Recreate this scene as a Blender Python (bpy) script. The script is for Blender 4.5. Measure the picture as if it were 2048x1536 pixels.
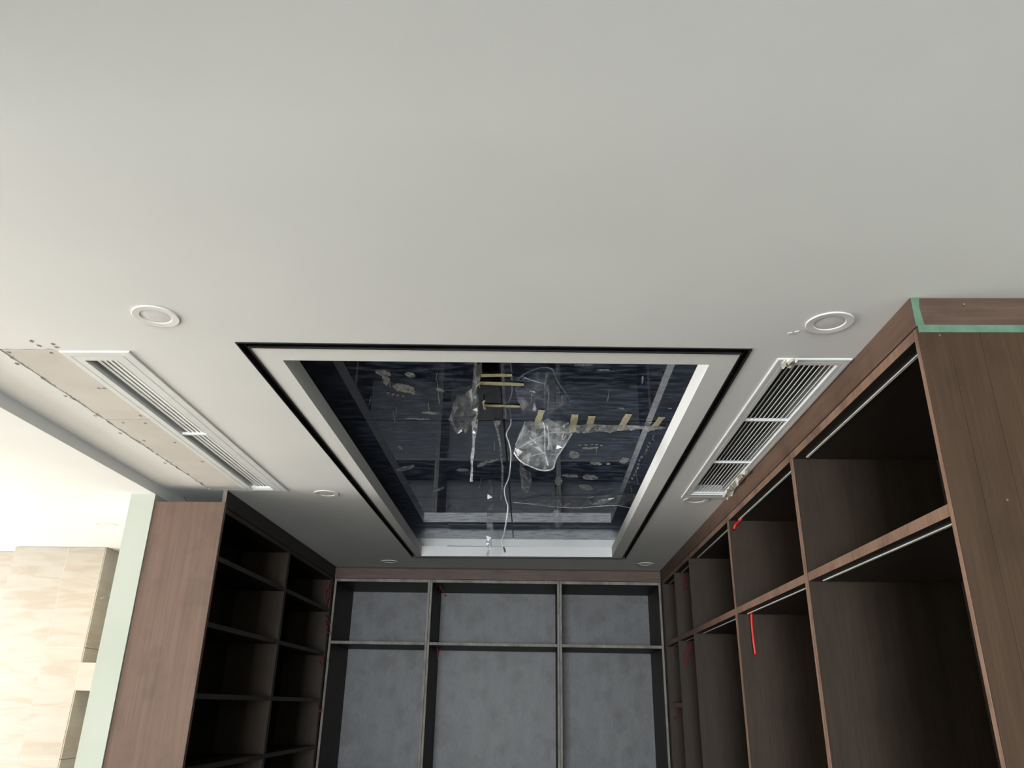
import bpy, bmesh, math, random
from mathutils import Vector, Matrix, noise
from mathutils.geometry import delaunay_2d_cdt

for o in list(bpy.data.objects):
    bpy.data.objects.remove(o, do_unlink=True)
scene = bpy.context.scene
COL = scene.collection

# ------------------------------------------------------------------ camera
YAW, PITCH, ROLL, FPX = -0.0350116, 0.3944245, 0.0181998, 1548.754
CAM = Vector((0.0, 0.0, 1.5))
_cy, _sy, _cp, _sp, _cr, _sr = (math.cos(YAW), math.sin(YAW), math.cos(PITCH), math.sin(PITCH), math.cos(ROLL), math.sin(ROLL))
FWD = Vector((_sy * _cp, _cy * _cp, _sp))
_r = Vector((_cy, -_sy, 0))
_u = _r.cross(FWD)
RIGHT = _cr * _r + _sr * _u
UP = -_sr * _r + _cr * _u
cam_data = bpy.data.cameras.new('camera')
cam_data.sensor_fit = 'HORIZONTAL'
cam_data.sensor_width = 36.0
cam_data.lens = 36.0 * FPX / 2048.0
cam_data.clip_start = 0.05
cam = bpy.data.objects.new('camera', cam_data)
COL.objects.link(cam)
cam.matrix_world = Matrix(((RIGHT.x, UP.x, -FWD.x, CAM.x), (RIGHT.y, UP.y, -FWD.y, CAM.y), (RIGHT.z, UP.z, -FWD.z, CAM.z), (0, 0, 0, 1)))
scene.camera = cam

# ------------------------------------------------------------------ world, light, exposure
world = bpy.data.worlds.new('world')
scene.world = world
world.use_nodes = True
world.node_tree.nodes['Background'].inputs[0].default_value = (0.75, 0.85, 1.0, 1)
world.node_tree.nodes['Background'].inputs[1].default_value = 0.02

def area_light(name, loc, direction, sx, sy, energy, color):
    l = bpy.data.lights.new(name, 'AREA')
    l.shape = 'RECTANGLE'
    l.size, l.size_y, l.energy, l.color = sx, sy, energy, color
    o = bpy.data.objects.new(name, l)
    COL.objects.link(o)
    o.location = loc
    o.rotation_euler = Vector(direction).to_track_quat('-Z', 'Y').to_euler()
    return o

# daylight through the window of the room behind the camera
area_light('window_daylight', (-0.9, -7.46, 1.35), (0, 1, 0), 2.0, 1.9, 860, (0.94, 0.97, 1.0))
# daylight through the window of the tiled side room on the left
area_light('side_room_daylight', (-7.43, 2.75, 1.3), (1, 0, 0), 2.9, 1.9, 490, (1.0, 0.98, 0.95))

scene.view_settings.view_transform = 'Standard'
scene.view_settings.look = 'None'
scene.view_settings.gamma = 1.0
scene.view_settings.use_curve_mapping = False
scene.view_settings.exposure = 0.0

# ------------------------------------------------------------------ pixel to place
CZ = 2.6                      # ceiling height
ZM = 1.5 + 1.276              # mirror height in the tray
def ray(px, py):
    return RIGHT * ((px - 1024) / FPX) - UP * ((py - 768) / FPX) + FWD
def at_z(px, py, z):
    d = ray(px, py)
    return CAM + d * ((z - CAM.z) / d.z)
def at_y(px, py, y):
    d = ray(px, py)
    return CAM + d * (y / d.y)
def at_x(px, py, x):
    d = ray(px, py)
    return CAM + d * (x / d.x)

# ------------------------------------------------------------------ materials
def new_mat(name):
    m = bpy.data.materials.new(name)
    m.use_nodes = True
    nt = m.node_tree
    b = nt.nodes['Principled BSDF']
    return m, nt, b

def nd(nt, typ, **kw):
    n = nt.nodes.new(typ)
    for k, v in kw.items():
        setattr(n, k, v)
    return n

def mat_noise(name, c1, c2, scale=(1, 1, 1), nscale=5.0, detail=4.0, rough=0.6, spec=0.4, bump=0.0, lo=0.35, hi=0.65, metal=0.0, coords='Object'):
    m, nt, b = new_mat(name)
    tc = nd(nt, 'ShaderNodeTexCoord')
    mp = nd(nt, 'ShaderNodeMapping')
    mp.inputs['Scale'].default_value = scale
    nz = nd(nt, 'ShaderNodeTexNoise')
    nz.inputs['Scale'].default_value = nscale
    nz.inputs['Detail'].default_value = detail
    cr = nd(nt, 'ShaderNodeValToRGB')
    cr.color_ramp.elements[0].position = lo
    cr.color_ramp.elements[1].position = hi
    cr.color_ramp.elements[0].color = (*c1, 1)
    cr.color_ramp.elements[1].color = (*c2, 1)
    L = nt.links.new
    L(tc.outputs[coords], mp.inputs['Vector'])
    L(mp.outputs[0], nz.inputs['Vector'])
    L(nz.outputs['Fac'], cr.inputs['Fac'])
    L(cr.outputs['Color'], b.inputs['Base Color'])
    b.inputs['Roughness'].default_value = rough
    b.inputs['Specular IOR Level'].default_value = spec
    b.inputs['Metallic'].default_value = metal
    if bump:
        bp = nd(nt, 'ShaderNodeBump')
        bp.inputs['Strength'].default_value = bump
        bp.inputs['Distance'].default_value = 0.002
        L(nz.outputs['Fac'], bp.inputs['Height'])
        L(bp.outputs[0], b.inputs['Normal'])
    return m

def mat_wood(name, dark, light, grain=(1, 1, 1), rough=0.5, spec=0.35, smudge=0.35):
    """stained veneer: long grain, broad board tone, dusty smudges"""
    m, nt, b = new_mat(name)
    L = nt.links.new
    tc = nd(nt, 'ShaderNodeTexCoord')
    mp = nd(nt, 'ShaderNodeMapping'); mp.inputs['Scale'].default_value = grain
    L(tc.outputs['Object'], mp.inputs['Vector'])
    n1 = nd(nt, 'ShaderNodeTexNoise'); n1.inputs['Scale'].default_value = 90; n1.inputs['Detail'].default_value = 6
    n2 = nd(nt, 'ShaderNodeTexNoise'); n2.inputs['Scale'].default_value = 9; n2.inputs['Detail'].default_value = 2
    n3 = nd(nt, 'ShaderNodeTexNoise'); n3.inputs['Scale'].default_value = 7; n3.inputs['Detail'].default_value = 5
    L(mp.outputs[0], n1.inputs['Vector']); L(mp.outputs[0], n2.inputs['Vector']); L(tc.outputs['Object'], n3.inputs['Vector'])
    a = nd(nt, 'ShaderNodeMath', operation='MULTIPLY_ADD'); a.inputs[1].default_value = 0.55
    L(n1.outputs['Fac'], a.inputs[0]); 
    c = nd(nt, 'ShaderNodeMath', operation='MULTIPLY'); c.inputs[1].default_value = 0.45
    L(n2.outputs['Fac'], c.inputs[0]); L(c.outputs[0], a.inputs[2])
    cr = nd(nt, 'ShaderNodeValToRGB')
    cr.color_ramp.elements[0].position = 0.38; cr.color_ramp.elements[1].position = 0.62
    cr.color_ramp.elements[0].color = (*dark, 1); cr.color_ramp.elements[1].color = (*light, 1)
    L(a.outputs[0], cr.inputs['Fac'])
    s = nd(nt, 'ShaderNodeMapRange'); s.inputs['From Min'].default_value = 0.35; s.inputs['From Max'].default_value = 0.5
    s.inputs['To Min'].default_value = 1.0 - smudge; s.inputs['To Max'].default_value = 1.0
    L(n3.outputs['Fac'], s.inputs['Value'])
    mx = nd(nt, 'ShaderNodeVectorMath', operation='SCALE')
    L(cr.outputs['Color'], mx.inputs[0]); L(s.outputs[0], mx.inputs['Scale'])
    L(mx.outputs[0], b.inputs['Base Color'])
    b.inputs['Roughness'].default_value = rough
    b.inputs['Specular IOR Level'].default_value = spec
    bp = nd(nt, 'ShaderNodeBump'); bp.inputs['Strength'].default_value = 0.15; bp.inputs['Distance'].default_value = 0.001
    L(n1.outputs['Fac'], bp.inputs['Height']); L(bp.outputs[0], b.inputs['Normal'])
    return m

M = {}
M['ceiling'] = mat_noise('ceiling_paint', (0.77, 0.78, 0.78), (0.80, 0.81, 0.81), nscale=1.6, rough=0.75, spec=0.2)
M['wall'] = mat_noise('wall_paint', (0.40, 0.43, 0.375), (0.43, 0.46, 0.405), nscale=2.0, rough=0.8, spec=0.2)
M['lip'] = mat_noise('lip_paint', (0.80, 0.81, 0.81), (0.83, 0.84, 0.84), nscale=3.0, rough=0.7, spec=0.2)
M['gypsum'] = mat_noise('gypsum_board', (0.62, 0.59, 0.555), (0.68, 0.65, 0.615), nscale=4.0, rough=0.9, spec=0.1)
M['plaster_edge'] = mat_noise('plaster_edge', (0.20, 0.17, 0.13), (0.42, 0.38, 0.32), nscale=60, rough=0.95, spec=0.1)
M['floor'] = mat_noise('floor_covering', (0.10, 0.085, 0.07), (0.17, 0.145, 0.12), nscale=3, rough=0.7, spec=0.3)
M['pale_floor'] = mat_noise('pale_floor_tile', (0.68, 0.62, 0.54), (0.74, 0.69, 0.61), nscale=3, rough=0.4, spec=0.4)
M['wood'] = mat_wood('shade_darkened_upright', (0.030, 0.021, 0.0145), (0.044, 0.031, 0.022), (1, 1, 0.05), spec=0.2, smudge=0.12)  # interior shade is put into this darker copy of the wood
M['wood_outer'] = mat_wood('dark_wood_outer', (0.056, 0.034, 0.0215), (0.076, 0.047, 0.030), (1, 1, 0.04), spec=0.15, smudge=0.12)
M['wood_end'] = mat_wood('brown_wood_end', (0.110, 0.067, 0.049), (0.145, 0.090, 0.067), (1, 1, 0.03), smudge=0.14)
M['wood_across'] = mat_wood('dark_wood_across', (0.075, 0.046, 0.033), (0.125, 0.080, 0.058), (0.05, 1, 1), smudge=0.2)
M['wood_inner'] = mat_wood('shade_darkened_inner', (0.014, 0.010, 0.007), (0.022, 0.015, 0.011), (0.05, 1, 1), smudge=0.1)  # tops and shelves coloured darker to stand for shade inside the bays
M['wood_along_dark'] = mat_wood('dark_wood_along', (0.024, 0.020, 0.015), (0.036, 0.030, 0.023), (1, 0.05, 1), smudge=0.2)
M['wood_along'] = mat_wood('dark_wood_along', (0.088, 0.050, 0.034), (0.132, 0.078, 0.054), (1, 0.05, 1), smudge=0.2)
M['wood_edge'] = mat_wood('edge_banding', (0.17, 0.098, 0.066), (0.25, 0.155, 0.110), (1, 1, 0.1))
M['edge_dark'] = mat_wood('dark_edge', (0.034, 0.028, 0.021), (0.050, 0.041, 0.032), (1, 1, 0.1))
M['edge_grey'] = mat_wood('grey_daylit_edge', (0.17, 0.155, 0.135), (0.27, 0.25, 0.22), (1, 1, 0.1))  # bluish daylight put into the back-run edge colour; the end cap is grey itself
M['back_dark'] = mat_wood('shade_darkened_back', (0.018, 0.012, 0.009), (0.030, 0.020, 0.015), (1, 1, 0.05))  # back panels painted near black for the shade deep in the bays
M['back_grey'] = mat_wood('daylight_greyed_back', (0.112, 0.117, 0.124), (0.158, 0.164, 0.173), (1, 1, 0.25), rough=0.45, spec=0.4, smudge=0.24)  # wood-like backs; the grey paints in bluish daylight sheen
M['black'] = mat_noise('black_track_metal', (0.006, 0.006, 0.007), (0.014, 0.014, 0.015), nscale=20, rough=0.45, spec=0.5)
M['grille'] = mat_noise('white_grille_metal', (0.72, 0.74, 0.75), (0.78, 0.80, 0.80), nscale=8, rough=0.45, spec=0.4)
M['duct'] = mat_noise('duct_dark', (0.05, 0.05, 0.052), (0.09, 0.09, 0.09), nscale=6, rough=0.8, spec=0.2)
M['duct_pale'] = mat_noise('duct_pale', (0.42, 0.44, 0.45), (0.50, 0.52, 0.53), nscale=6, rough=0.6, spec=0.3)
M['trim_white'] = mat_noise('downlight_trim', (0.78, 0.77, 0.76), (0.82, 0.81, 0.80), nscale=10, rough=0.4, spec=0.4)
M['diffuser'] = mat_noise('downlight_diffuser', (0.70, 0.69, 0.70), (0.76, 0.75, 0.76), nscale=12, rough=0.5, spec=0.4)
M['alu'] = mat_noise('aluminium_profile', (0.55, 0.55, 0.52), (0.68, 0.68, 0.65), nscale=20, rough=0.4, spec=0.5)
M['red'] = mat_noise('red_cable', (0.42, 0.014, 0.012), (0.60, 0.025, 0.02), nscale=30, rough=0.45, spec=0.4)
M['red_shaded'] = mat_noise('shaded_red_cable', (0.13, 0.010, 0.010), (0.20, 0.016, 0.014), nscale=30, rough=0.5, spec=0.3)  # red cable with cabinet shade mixed into its colour
M['cable_grey'] = mat_noise('grey_cable', (0.22, 0.26, 0.31), (0.50, 0.51, 0.50), nscale=9, rough=0.5, spec=0.4)
M['cable_dark'] = mat_noise('dark_cable', (0.02, 0.022, 0.025), (0.05, 0.05, 0.05), nscale=15, rough=0.5, spec=0.4)
M['green_tape'] = mat_noise('green_tape', (0.095, 0.175, 0.120), (0.135, 0.235, 0.165), nscale=25, rough=0.7, spec=0.2)
M['cream_tape'] = mat_noise('cream_tape', (0.60, 0.56, 0.36), (0.78, 0.73, 0.52), nscale=40, rough=0.75, spec=0.2, bump=0.4)
M['paper'] = mat_noise('torn_paper', (0.58, 0.57, 0.50), (0.76, 0.75, 0.68), nscale=30, rough=0.85, spec=0.1, bump=0.5)
M['blue_film'] = mat_noise('blue_film', (0.05, 0.07, 0.10), (0.10, 0.13, 0.17), nscale=10, rough=0.4, spec=0.4)
M['window_frame'] = mat_noise('window_frame', (0.70, 0.70, 0.70), (0.76, 0.76, 0.76), nscale=5, rough=0.5)

def mat_marble(name, base, vein):
    m, nt, b = new_mat(name)
    L = nt.links.new
    tc = nd(nt, 'ShaderNodeTexCoord')
    gi = nd(nt, 'ShaderNodeObjectInfo')
    off = nd(nt, 'ShaderNodeVectorMath', operation='SCALE'); off.inputs[0].default_value = (3.1, 7.7, 5.3)
    L(gi.outputs['Random'], off.inputs['Scale'])
    ad = nd(nt, 'ShaderNodeVectorMath', operation='ADD')
    L(tc.outputs['Object'], ad.inputs[0]); L(off.outputs[0], ad.inputs[1])
    mp = nd(nt, 'ShaderNodeMapping'); mp.inputs['Scale'].default_value = (1.5, 1.5, 9.0); mp.inputs['Rotation'].default_value = (0, 0.1, 0)
    L(ad.outputs[0], mp.inputs['Vector'])
    n = nd(nt, 'ShaderNodeTexNoise'); n.inputs['Scale'].default_value = 1.6; n.inputs['Detail'].default_value = 7; n.inputs['Distortion'].default_value = 0.9
    L(mp.outputs[0], n.inputs['Vector'])
    cr = nd(nt, 'ShaderNodeValToRGB')
    e = cr.color_ramp.elements
    e[0].position = 0.36; e[0].color = (*vein, 1)
    e[1].position = 0.62; e[1].color = (*base, 1)
    k = e.new(0.5); k.color = tuple((a * 0.75 + c * 0.25) for a, c in zip(base, vein)) + (1,)
    L(n.outputs['Fac'], cr.inputs['Fac']); L(cr.outputs['Color'], b.inputs['Base Color'])
    b.inputs['Roughness'].default_value = 0.35
    return m
M['marble'] = mat_marble('beige_marble_tile', (0.375, 0.35, 0.315), (0.335, 0.292, 0.238))
M['grout'] = mat_noise('pale_grout', (0.52, 0.48, 0.42), (0.55, 0.51, 0.45), nscale=20, rough=0.9)

def mat_mirror():
    m, nt, b = new_mat('black_mirror_glass')
    b.inputs['Base Color'].default_value = (0.020, 0.019, 0.017, 1)
    b.inputs['Metallic'].default_value = 1.0
    b.inputs['Coat Weight'].default_value = 1.0
    b.inputs['Coat IOR'].default_value = 1.5
    b.inputs['Coat Roughness'].default_value = 0.01
    L = nt.links.new
    tc = nd(nt, 'ShaderNodeTexCoord')
    n = nd(nt, 'ShaderNodeTexNoise'); n.inputs['Scale'].default_value = 30; n.inputs['Detail'].default_value = 4
    L(tc.outputs['Object'], n.inputs['Vector'])
    cr = nd(nt, 'ShaderNodeMapRange'); cr.inputs['To Min'].default_value = 0.0; cr.inputs['To Max'].default_value = 0.05
    L(n.outputs['Fac'], cr.inputs['Value']); L(cr.outputs[0], b.inputs['Roughness'])
    return m
M['mirror'] = mat_mirror()

def mat_film(name, tint, dust_color, lo, hi, base_fac, max_fac, stretch, nscale, gloss=0.08):
    """clear protective film: mostly see-through, streaks of dust scatter light"""
    m = bpy.data.materials.new(name); m.use_nodes = True
    nt = m.node_tree; nt.nodes.clear(); L = nt.links.new
    out = nd(nt, 'ShaderNodeOutputMaterial')
    tr = nd(nt, 'ShaderNodeBsdfTransparent'); tr.inputs[0].default_value = (*tint, 1)
    df = nd(nt, 'ShaderNodeBsdfDiffuse'); df.inputs[0].default_value = (*dust_color, 1)
    gl = nd(nt, 'ShaderNodeBsdfGlossy'); gl.inputs['Roughness'].default_value = 0.12; gl.inputs[0].default_value = (0.9, 0.92, 0.95, 1)
    tc = nd(nt, 'ShaderNodeTexCoord')
    mp = nd(nt, 'ShaderNodeMapping'); mp.inputs['Scale'].default_value = stretch
    n = nd(nt, 'ShaderNodeTexNoise'); n.inputs['Scale'].default_value = nscale; n.inputs['Detail'].default_value = 8; n.inputs['Roughness'].default_value = 0.65
    L(tc.outputs['Object'], mp.inputs['Vector']); L(mp.outputs[0], n.inputs['Vector'])
    r = nd(nt, 'ShaderNodeMapRange')
    r.inputs['From Min'].default_value = lo; r.inputs['From Max'].default_value = hi
    r.inputs['To Min'].default_value = base_fac; r.inputs['To Max'].default_value = max_fac
    L(n.outputs['Fac'], r.inputs['Value'])
    m1 = nd(nt, 'ShaderNodeMixShader'); L(r.outputs[0], m1.inputs[0]); L(tr.outputs[0], m1.inputs[1]); L(df.outputs[0], m1.inputs[2])
    m2 = nd(nt, 'ShaderNodeMixShader'); m2.inputs[0].default_value = gloss
    L(m1.outputs[0], m2.inputs[1]); L(gl.outputs[0], m2.inputs[2])
    L(m2.outputs[0], out.inputs['Surface'])
    return m
M['film'] = mat_film('dusty_protective_film', (0.985, 0.99, 1.0), (0.32, 0.43, 0.68), 0.46, 0.74, 0.022, 0.27, (2.2, 7.0, 1), 4.0, gloss=0.006)
M['plastic'] = mat_film('clear_plastic_sheet', (0.93, 0.94, 0.95), (0.80, 0.80, 0.82), 0.45, 0.78, 0.06, 0.42, (1, 1, 1), 20.0, gloss=0.13)
M['plastic_white'] = mat_film('bunched_plastic', (0.90, 0.91, 0.92), (0.84, 0.84, 0.85), 0.35, 0.7, 0.15, 0.65, (1, 1, 1), 40.0, gloss=0.16)
M['dust'] = mat_film('dust_mark', (1, 1, 1), (0.62, 0.64, 0.66), 0.34, 0.60, 0.10, 0.50, (1, 1, 1), 45.0, gloss=0.0)

# ------------------------------------------------------------------ geometry helpers
class MB:
    def __init__(s):
        s.v, s.f, s.m = [], [], []
    def add(s, vs, fs, mi=0):
        o = len(s.v)
        s.v += [tuple(p) for p in vs]
        s.f += [tuple(i + o for i in f) for f in fs]
        s.m += [mi] * len(fs)
    def box(s, x0, x1, y0, y1, z0, z1, mi=0, front=None):
        x0, x1 = min(x0, x1), max(x0, x1); y0, y1 = min(y0, y1), max(y0, y1); z0, z1 = min(z0, z1), max(z0, z1)
        vs = [(x, y, z) for z in (z0, z1) for y in (y0, y1) for x in (x0, x1)]
        fs = [(0, 2, 3, 1), (4, 5, 7, 6), (0, 1, 5, 4), (2, 6, 7, 3), (0, 4, 6, 2), (1, 3, 7, 5)]
        n = len(s.f)
        s.add(vs, fs, mi)
        if front is not None:
            s.m[n + 2] = front
    def obox(s, c, ax, ay, az, mi=0):
        """box from a centre and three half-axis vectors"""
        vs = [c + ax * i + ay * j + az * k for k in (-1, 1) for j in (-1, 1) for i in (-1, 1)]
        s.add(vs, [(0, 2, 3, 1), (4, 5, 7, 6), (0, 1, 5, 4), (2, 6, 7, 3), (0, 4, 6, 2), (1, 3, 7, 5)], mi)
    def prism(s, poly, z0, z1, mi=0):
        n = len(poly)
        vs = [(p[0], p[1], z0) for p in poly] + [(p[0], p[1], z1) for p in poly]
        fs = [tuple(range(n - 1, -1, -1)), tuple(range(n, 2 * n))] + [(i, (i + 1) % n, (i + 1) % n + n, i + n) for i in range(n)]
        s.add(vs, fs, mi)
    def tube(s, pts, r, n=8, mi=0, smooth=4):
        pts = [Vector(p) for p in pts]
        if smooth > 1 and len(pts) > 2:
            q = []
            for i in range(len(pts) - 1):
                p0, p1, p2, p3 = pts[max(i - 1, 0)], pts[i], pts[i + 1], pts[min(i + 2, len(pts) - 1)]
                for k in range(smooth):
                    t = k / smooth
                    q.append(0.5 * ((2 * p1) + (p2 - p0) * t + (2 * p0 - 5 * p1 + 4 * p2 - p3) * t * t + (3 * p1 - p0 - 3 * p2 + p3) * t ** 3))
            q.append(pts[-1]); pts = q
        rings = []
        for i, p in enumerate(pts):
            d = (pts[min(i + 1, len(pts) - 1)] - pts[max(i - 1, 0)])
            if d.length < 1e-9: d = Vector((0, 0, 1))
            d.normalize()
            a = d.cross(Vector((0.31, 0.9, 0.3)))
            if a.length < 1e-3: a = d.cross(Vector((1, 0, 0)))
            a.normalize(); b = d.cross(a)
            rr = r[i * (len(r) - 1) // max(len(pts) - 1, 1)] if isinstance(r, (list, tuple)) else r
            rings.append([p + (a * math.cos(2 * math.pi * k / n) + b * math.sin(2 * math.pi * k / n)) * rr for k in range(n)])
        vs = [v for g in rings for v in g]
        fs = [(i * n + k, i * n + (k + 1) % n, (i + 1) * n + (k + 1) % n, (i + 1) * n + k) for i in range(len(rings) - 1) for k in range(n)]
        fs += [tuple(range(n - 1, -1, -1)), tuple((len(rings) - 1) * n + k for k in range(n))]
        s.add(vs, fs, mi)
    def lathe(s, prof, n=48, mi=0, c=(0, 0, 0)):
        vs = [(c[0] + r * math.cos(2 * math.pi * k / n), c[1] + r * math.sin(2 * math.pi * k / n), c[2] + z) for r, z in prof for k in range(n)]
        fs = [(i * n + k, i * n + (k + 1) % n, (i + 1) * n + (k + 1) % n, (i + 1) * n + k) for i in range(len(prof) - 1) for k in range(n)]
        s.add(vs, fs, mi)
    def build(s, name, mats, parent=None, smooth=False, loc=None, bevel=0.0):
        me = bpy.data.meshes.new(name)
        me.from_pydata(s.v, [], s.f)
        if not isinstance(mats, (list, tuple)): mats = [mats]
        for m in mats: me.materials.append(M[m])
        for p, i in zip(me.polygons, s.m):
            p.material_index = i
            p.use_smooth = smooth
        bm = bmesh.new(); bm.from_mesh(me)
        bmesh.ops.recalc_face_normals(bm, faces=bm.faces)
        bm.to_mesh(me); bm.free()
        me.update()
        o = bpy.data.objects.new(name, me)
        COL.objects.link(o)
        if parent is not None: o.parent = parent
        if loc is not None: o.location = loc
        if bevel:
            bv = o.modifiers.new('bevel', 'BEVEL'); bv.width = bevel; bv.segments = 2; bv.limit_method = 'ANGLE'
        return o

def tag(o, label, cat, group=None):
    o['label'] = label; o['category'] = cat
    if group: o['group'] = group
    return o
def struct(o, label=None):
    o['kind'] = 'structure'
    if label: o['label'] = label
    return o
def empty(name, loc=(0, 0, 0), rz=0.0):
    o = bpy.data.objects.new(name, None)
    o.empty_display_size = 0.1
    COL.objects.link(o); o.location = loc; o.rotation_euler = (0, 0, rz)
    return o
def fill_with_holes(mb_outer, holes, z, thickness):
    """flat slab with holes; returns a mesh builder"""
    bm = bmesh.new()
    edges = []
    for loop in [mb_outer] + holes:
        vs = [bm.verts.new((p[0], p[1], z)) for p in loop]
        for i in range(len(vs)):
            edges.append(bm.edges.new((vs[i], vs[(i + 1) % len(vs)])))
    bmesh.ops.triangle_fill(bm, use_beauty=True, use_dissolve=False, edges=edges)
    r = bmesh.ops.extrude_face_region(bm, geom=list(bm.faces))
    for g in r['geom']:
        if isinstance(g, bmesh.types.BMVert): g.co.z += thickness
    mb = MB()
    bm.verts.ensure_lookup_table()
    bm.verts.index_update()
    mb.add([v.co.copy() for v in bm.verts], [[v.index for v in f.verts] for f in bm.faces])
    bm.free()
    return mb
def rect(x0, x1, y0, y1):
    return [(x0, y0), (x1, y0), (x1, y1), (x0, y1)]

# ------------------------------------------------------------------ the setting
XR, YP = 1.066, 1.985          # right cabinet front plane, right end panel
XL = -1.745                    # left cabinet front plane
YB = 6.79                      # back cabinet front plane
XW = -2.095                    # left partition face
HC = 2.545                     # side room ceiling
YH = 4.11                      # end of the partition

b = MB(); b.box(-2.3, 1.9, -7.6, 7.6, -0.05, 0.0)
struct(b.build('floor', 'floor'), 'dark floor of the dressing room')
b = MB(); b.box(-7.6, -2.3, -0.3, 7.2, -0.05, 0.0)
struct(b.build('floor_side', 'pale_floor'), 'pale floor of the tiled side room')

TO = [(-1.002, 2.290), (0.708, 2.328), (0.710, 6.262), (-1.002, 6.306)]      # track outer corners
TI = [(-0.967, 2.332), (0.679, 2.370), (0.679, 6.222), (-0.967, 6.266)]      # track inner corners
LP = [(-0.886, 2.436), (0.594, 2.460), (0.597, 6.180), (-0.918, 6.232)]      # tray lip corners
CV = [(-1.10, 2.24), (0.79, 2.26), (0.79, 6.385), (-1.10, 6.415)]            # cove wall corners
GL = (-1.640, -1.393, 2.362, 4.215)                                            # left grille
GR = (0.812, 1.060, 2.402, 4.285)                                              # right grille
rng = random.Random(4)
def jag(p, q, n, a):
    out = []
    for i in range(n):
        t = i / n
        out.append((p[0] + (q[0] - p[0]) * t + rng.uniform(-a, a), p[1] + (q[1] - p[1]) * t + rng.uniform(-a, a)))
    return out
PX0, PX1, PY0, PY1 = -1.846, -1.634, 2.350, 4.196
patch_hole = jag((PX0, PY0), (PX1, PY0), 10, 0.003) + [(PX1, PY0), (PX1, PY1)] + [(PX0, PY1)] + jag((PX0, PY1), (PX0, PY0), 60, 0.004)[1:]
# the hatch and the grille share one cut-out
cut_left = jag((PX0, PY0), (PX1, PY0), 12, 0.003) + [(GL[0] + 0.01, GL[2] + 0.004), (GL[1] - 0.008, GL[2] + 0.004), (GL[1] - 0.008, GL[3] - 0.012), (PX1, PY1 + 0.004), (PX0, PY1 + 0.003)] + jag((PX0, PY1), (PX0, PY0), 70, 0.004)[1:]
holes = [TO, cut_left, rect(GR[0] + 0.012, GR[1] - 0.012, GR[2] + 0.012, GR[3] - 0.012)]
mb = fill_with_holes(rect(XW, 1.9, -7.6, 7.6), holes, CZ, 0.05)
ceiling = struct(mb.build('ceiling', ['ceiling']), 'white painted ceiling with a tray opening')

# tray: soffit ring with lip and ledge, cove wall
def ring(mb, A, za, B, zb, mi=0):
    vs = [(p[0], p[1], za) for p in A] + [(p[0], p[1], zb) for p in B]
    mb.add(vs, [(i, (i + 1) % 4, (i + 1) % 4 + 4, i + 4) for i in range(4)], mi)
ZL = CZ + 0.078
b = MB()
ring(b, TI, CZ, LP, CZ); ring(b, LP, CZ, LP, ZL, 1); ring(b, LP, ZL, CV, ZL); ring(b, CV, ZL, CV, CZ + 0.055); ring(b, CV, CZ + 0.055, TI, CZ + 0.055); ring(b, TI, CZ + 0.055, TI, CZ)
b.build('tray_lip', ['ceiling', 'lip'], ceiling)['label'] = 'white inner border and upright lip of the tray'
b = MB()
CVo = [(-1.14, 2.20), (0.83, 2.22), (0.83, 6.425), (-1.14, 6.455)]
ring(b, CV, ZL - 0.03, CV, ZM + 0.03); ring(b, CV, ZM + 0.03, CVo, ZM + 0.03); ring(b, CVo, ZM + 0.03, CVo, ZL - 0.03); ring(b, CVo, ZL - 0.03, CV, ZL - 0.03)
b.build('cove_wall', 'lip', ceiling)

# gypsum patches left of the left grille
PJ = 3.055
for (y0, y1) in ((PY0 + 0.007, PJ - 0.003), (PJ + 0.003, PY1 - 0.002)):
    poly = jag((PX0 + 0.011, y0), (PX1 - 0.004, y0), 10, 0.0022) + [(PX1 - 0.004, y0), (PX1 - 0.004, y1)] + jag((PX1 - 0.004, y1), (PX0 + 0.011, y1), 10, 0.0022)[1:] + jag((PX0 + 0.011, y1), (PX0 + 0.011, y0), 44, 0.004)
    b = MB(); b.prism(poly, CZ - 0.0005, CZ + 0.012)
    b.build('patch_board', 'gypsum', ceiling)['label'] = 'unpainted gypsum board let into the ceiling'
# backing behind the cut-out, so the gap reads as a dark slit
b = MB(); b.box(PX0 - 0.03, PX1 + 0.01, PY0 - 0.03, PY1 + 0.03, CZ + 0.051, CZ + 0.060)
b.build('backing_board', 'duct', ceiling)
# screw dimples, cracks of filler and paint chips
def blob(mb, c, rx, ry, z0, z1, n=9, rnd=None):
    rnd = rnd or rng
    a0 = rnd.random() * 6
    poly = []
    for k in range(n):
        a = a0 + 2 * math.pi * k / n
        q = rnd.uniform(0.6, 1.15)
        poly.append((c[0] + rx * q * math.cos(a), c[1] + ry * q * math.sin(a)))
    mb.prism(poly, z0, z1)
for (px, py) in ((63, 682), (78, 691), (106, 688), (113, 694), (102, 705), (18, 704), (34, 727), (198, 776), (208, 776), (280, 831), (290, 846), (246, 845), (131, 792), (143, 795), (190, 831), (240, 866), (288, 881), (350, 885), (330, 926), (405, 923), (404, 965), (376, 948), (1580, 667), (1594, 664)):
    p = at_z(px, py, CZ)
    b = MB(); blob(b, p, 0.007, 0.009, CZ - 0.0016, CZ + 0.0006)
    b.build('paint_chip', 'plaster_edge' if px < 1000 else 'trim_white', ceiling)
# slivers broken out along the hatch edge
for k in range(16):
    y = PY0 + 0.05 + k * 0.115 + rng.uniform(-0.03, 0.03)
    b = MB(); L_ = rng.uniform(0.010, 0.026); w = rng.uniform(0.002, 0.004)
    b.prism([(PX0 + 0.004, y - w), (PX0 + L_, y), (PX0 + 0.004, y + w)], CZ - 0.0022, CZ + 0.0004)
    b.build('plaster_crack', 'plaster_edge', ceiling)

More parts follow.
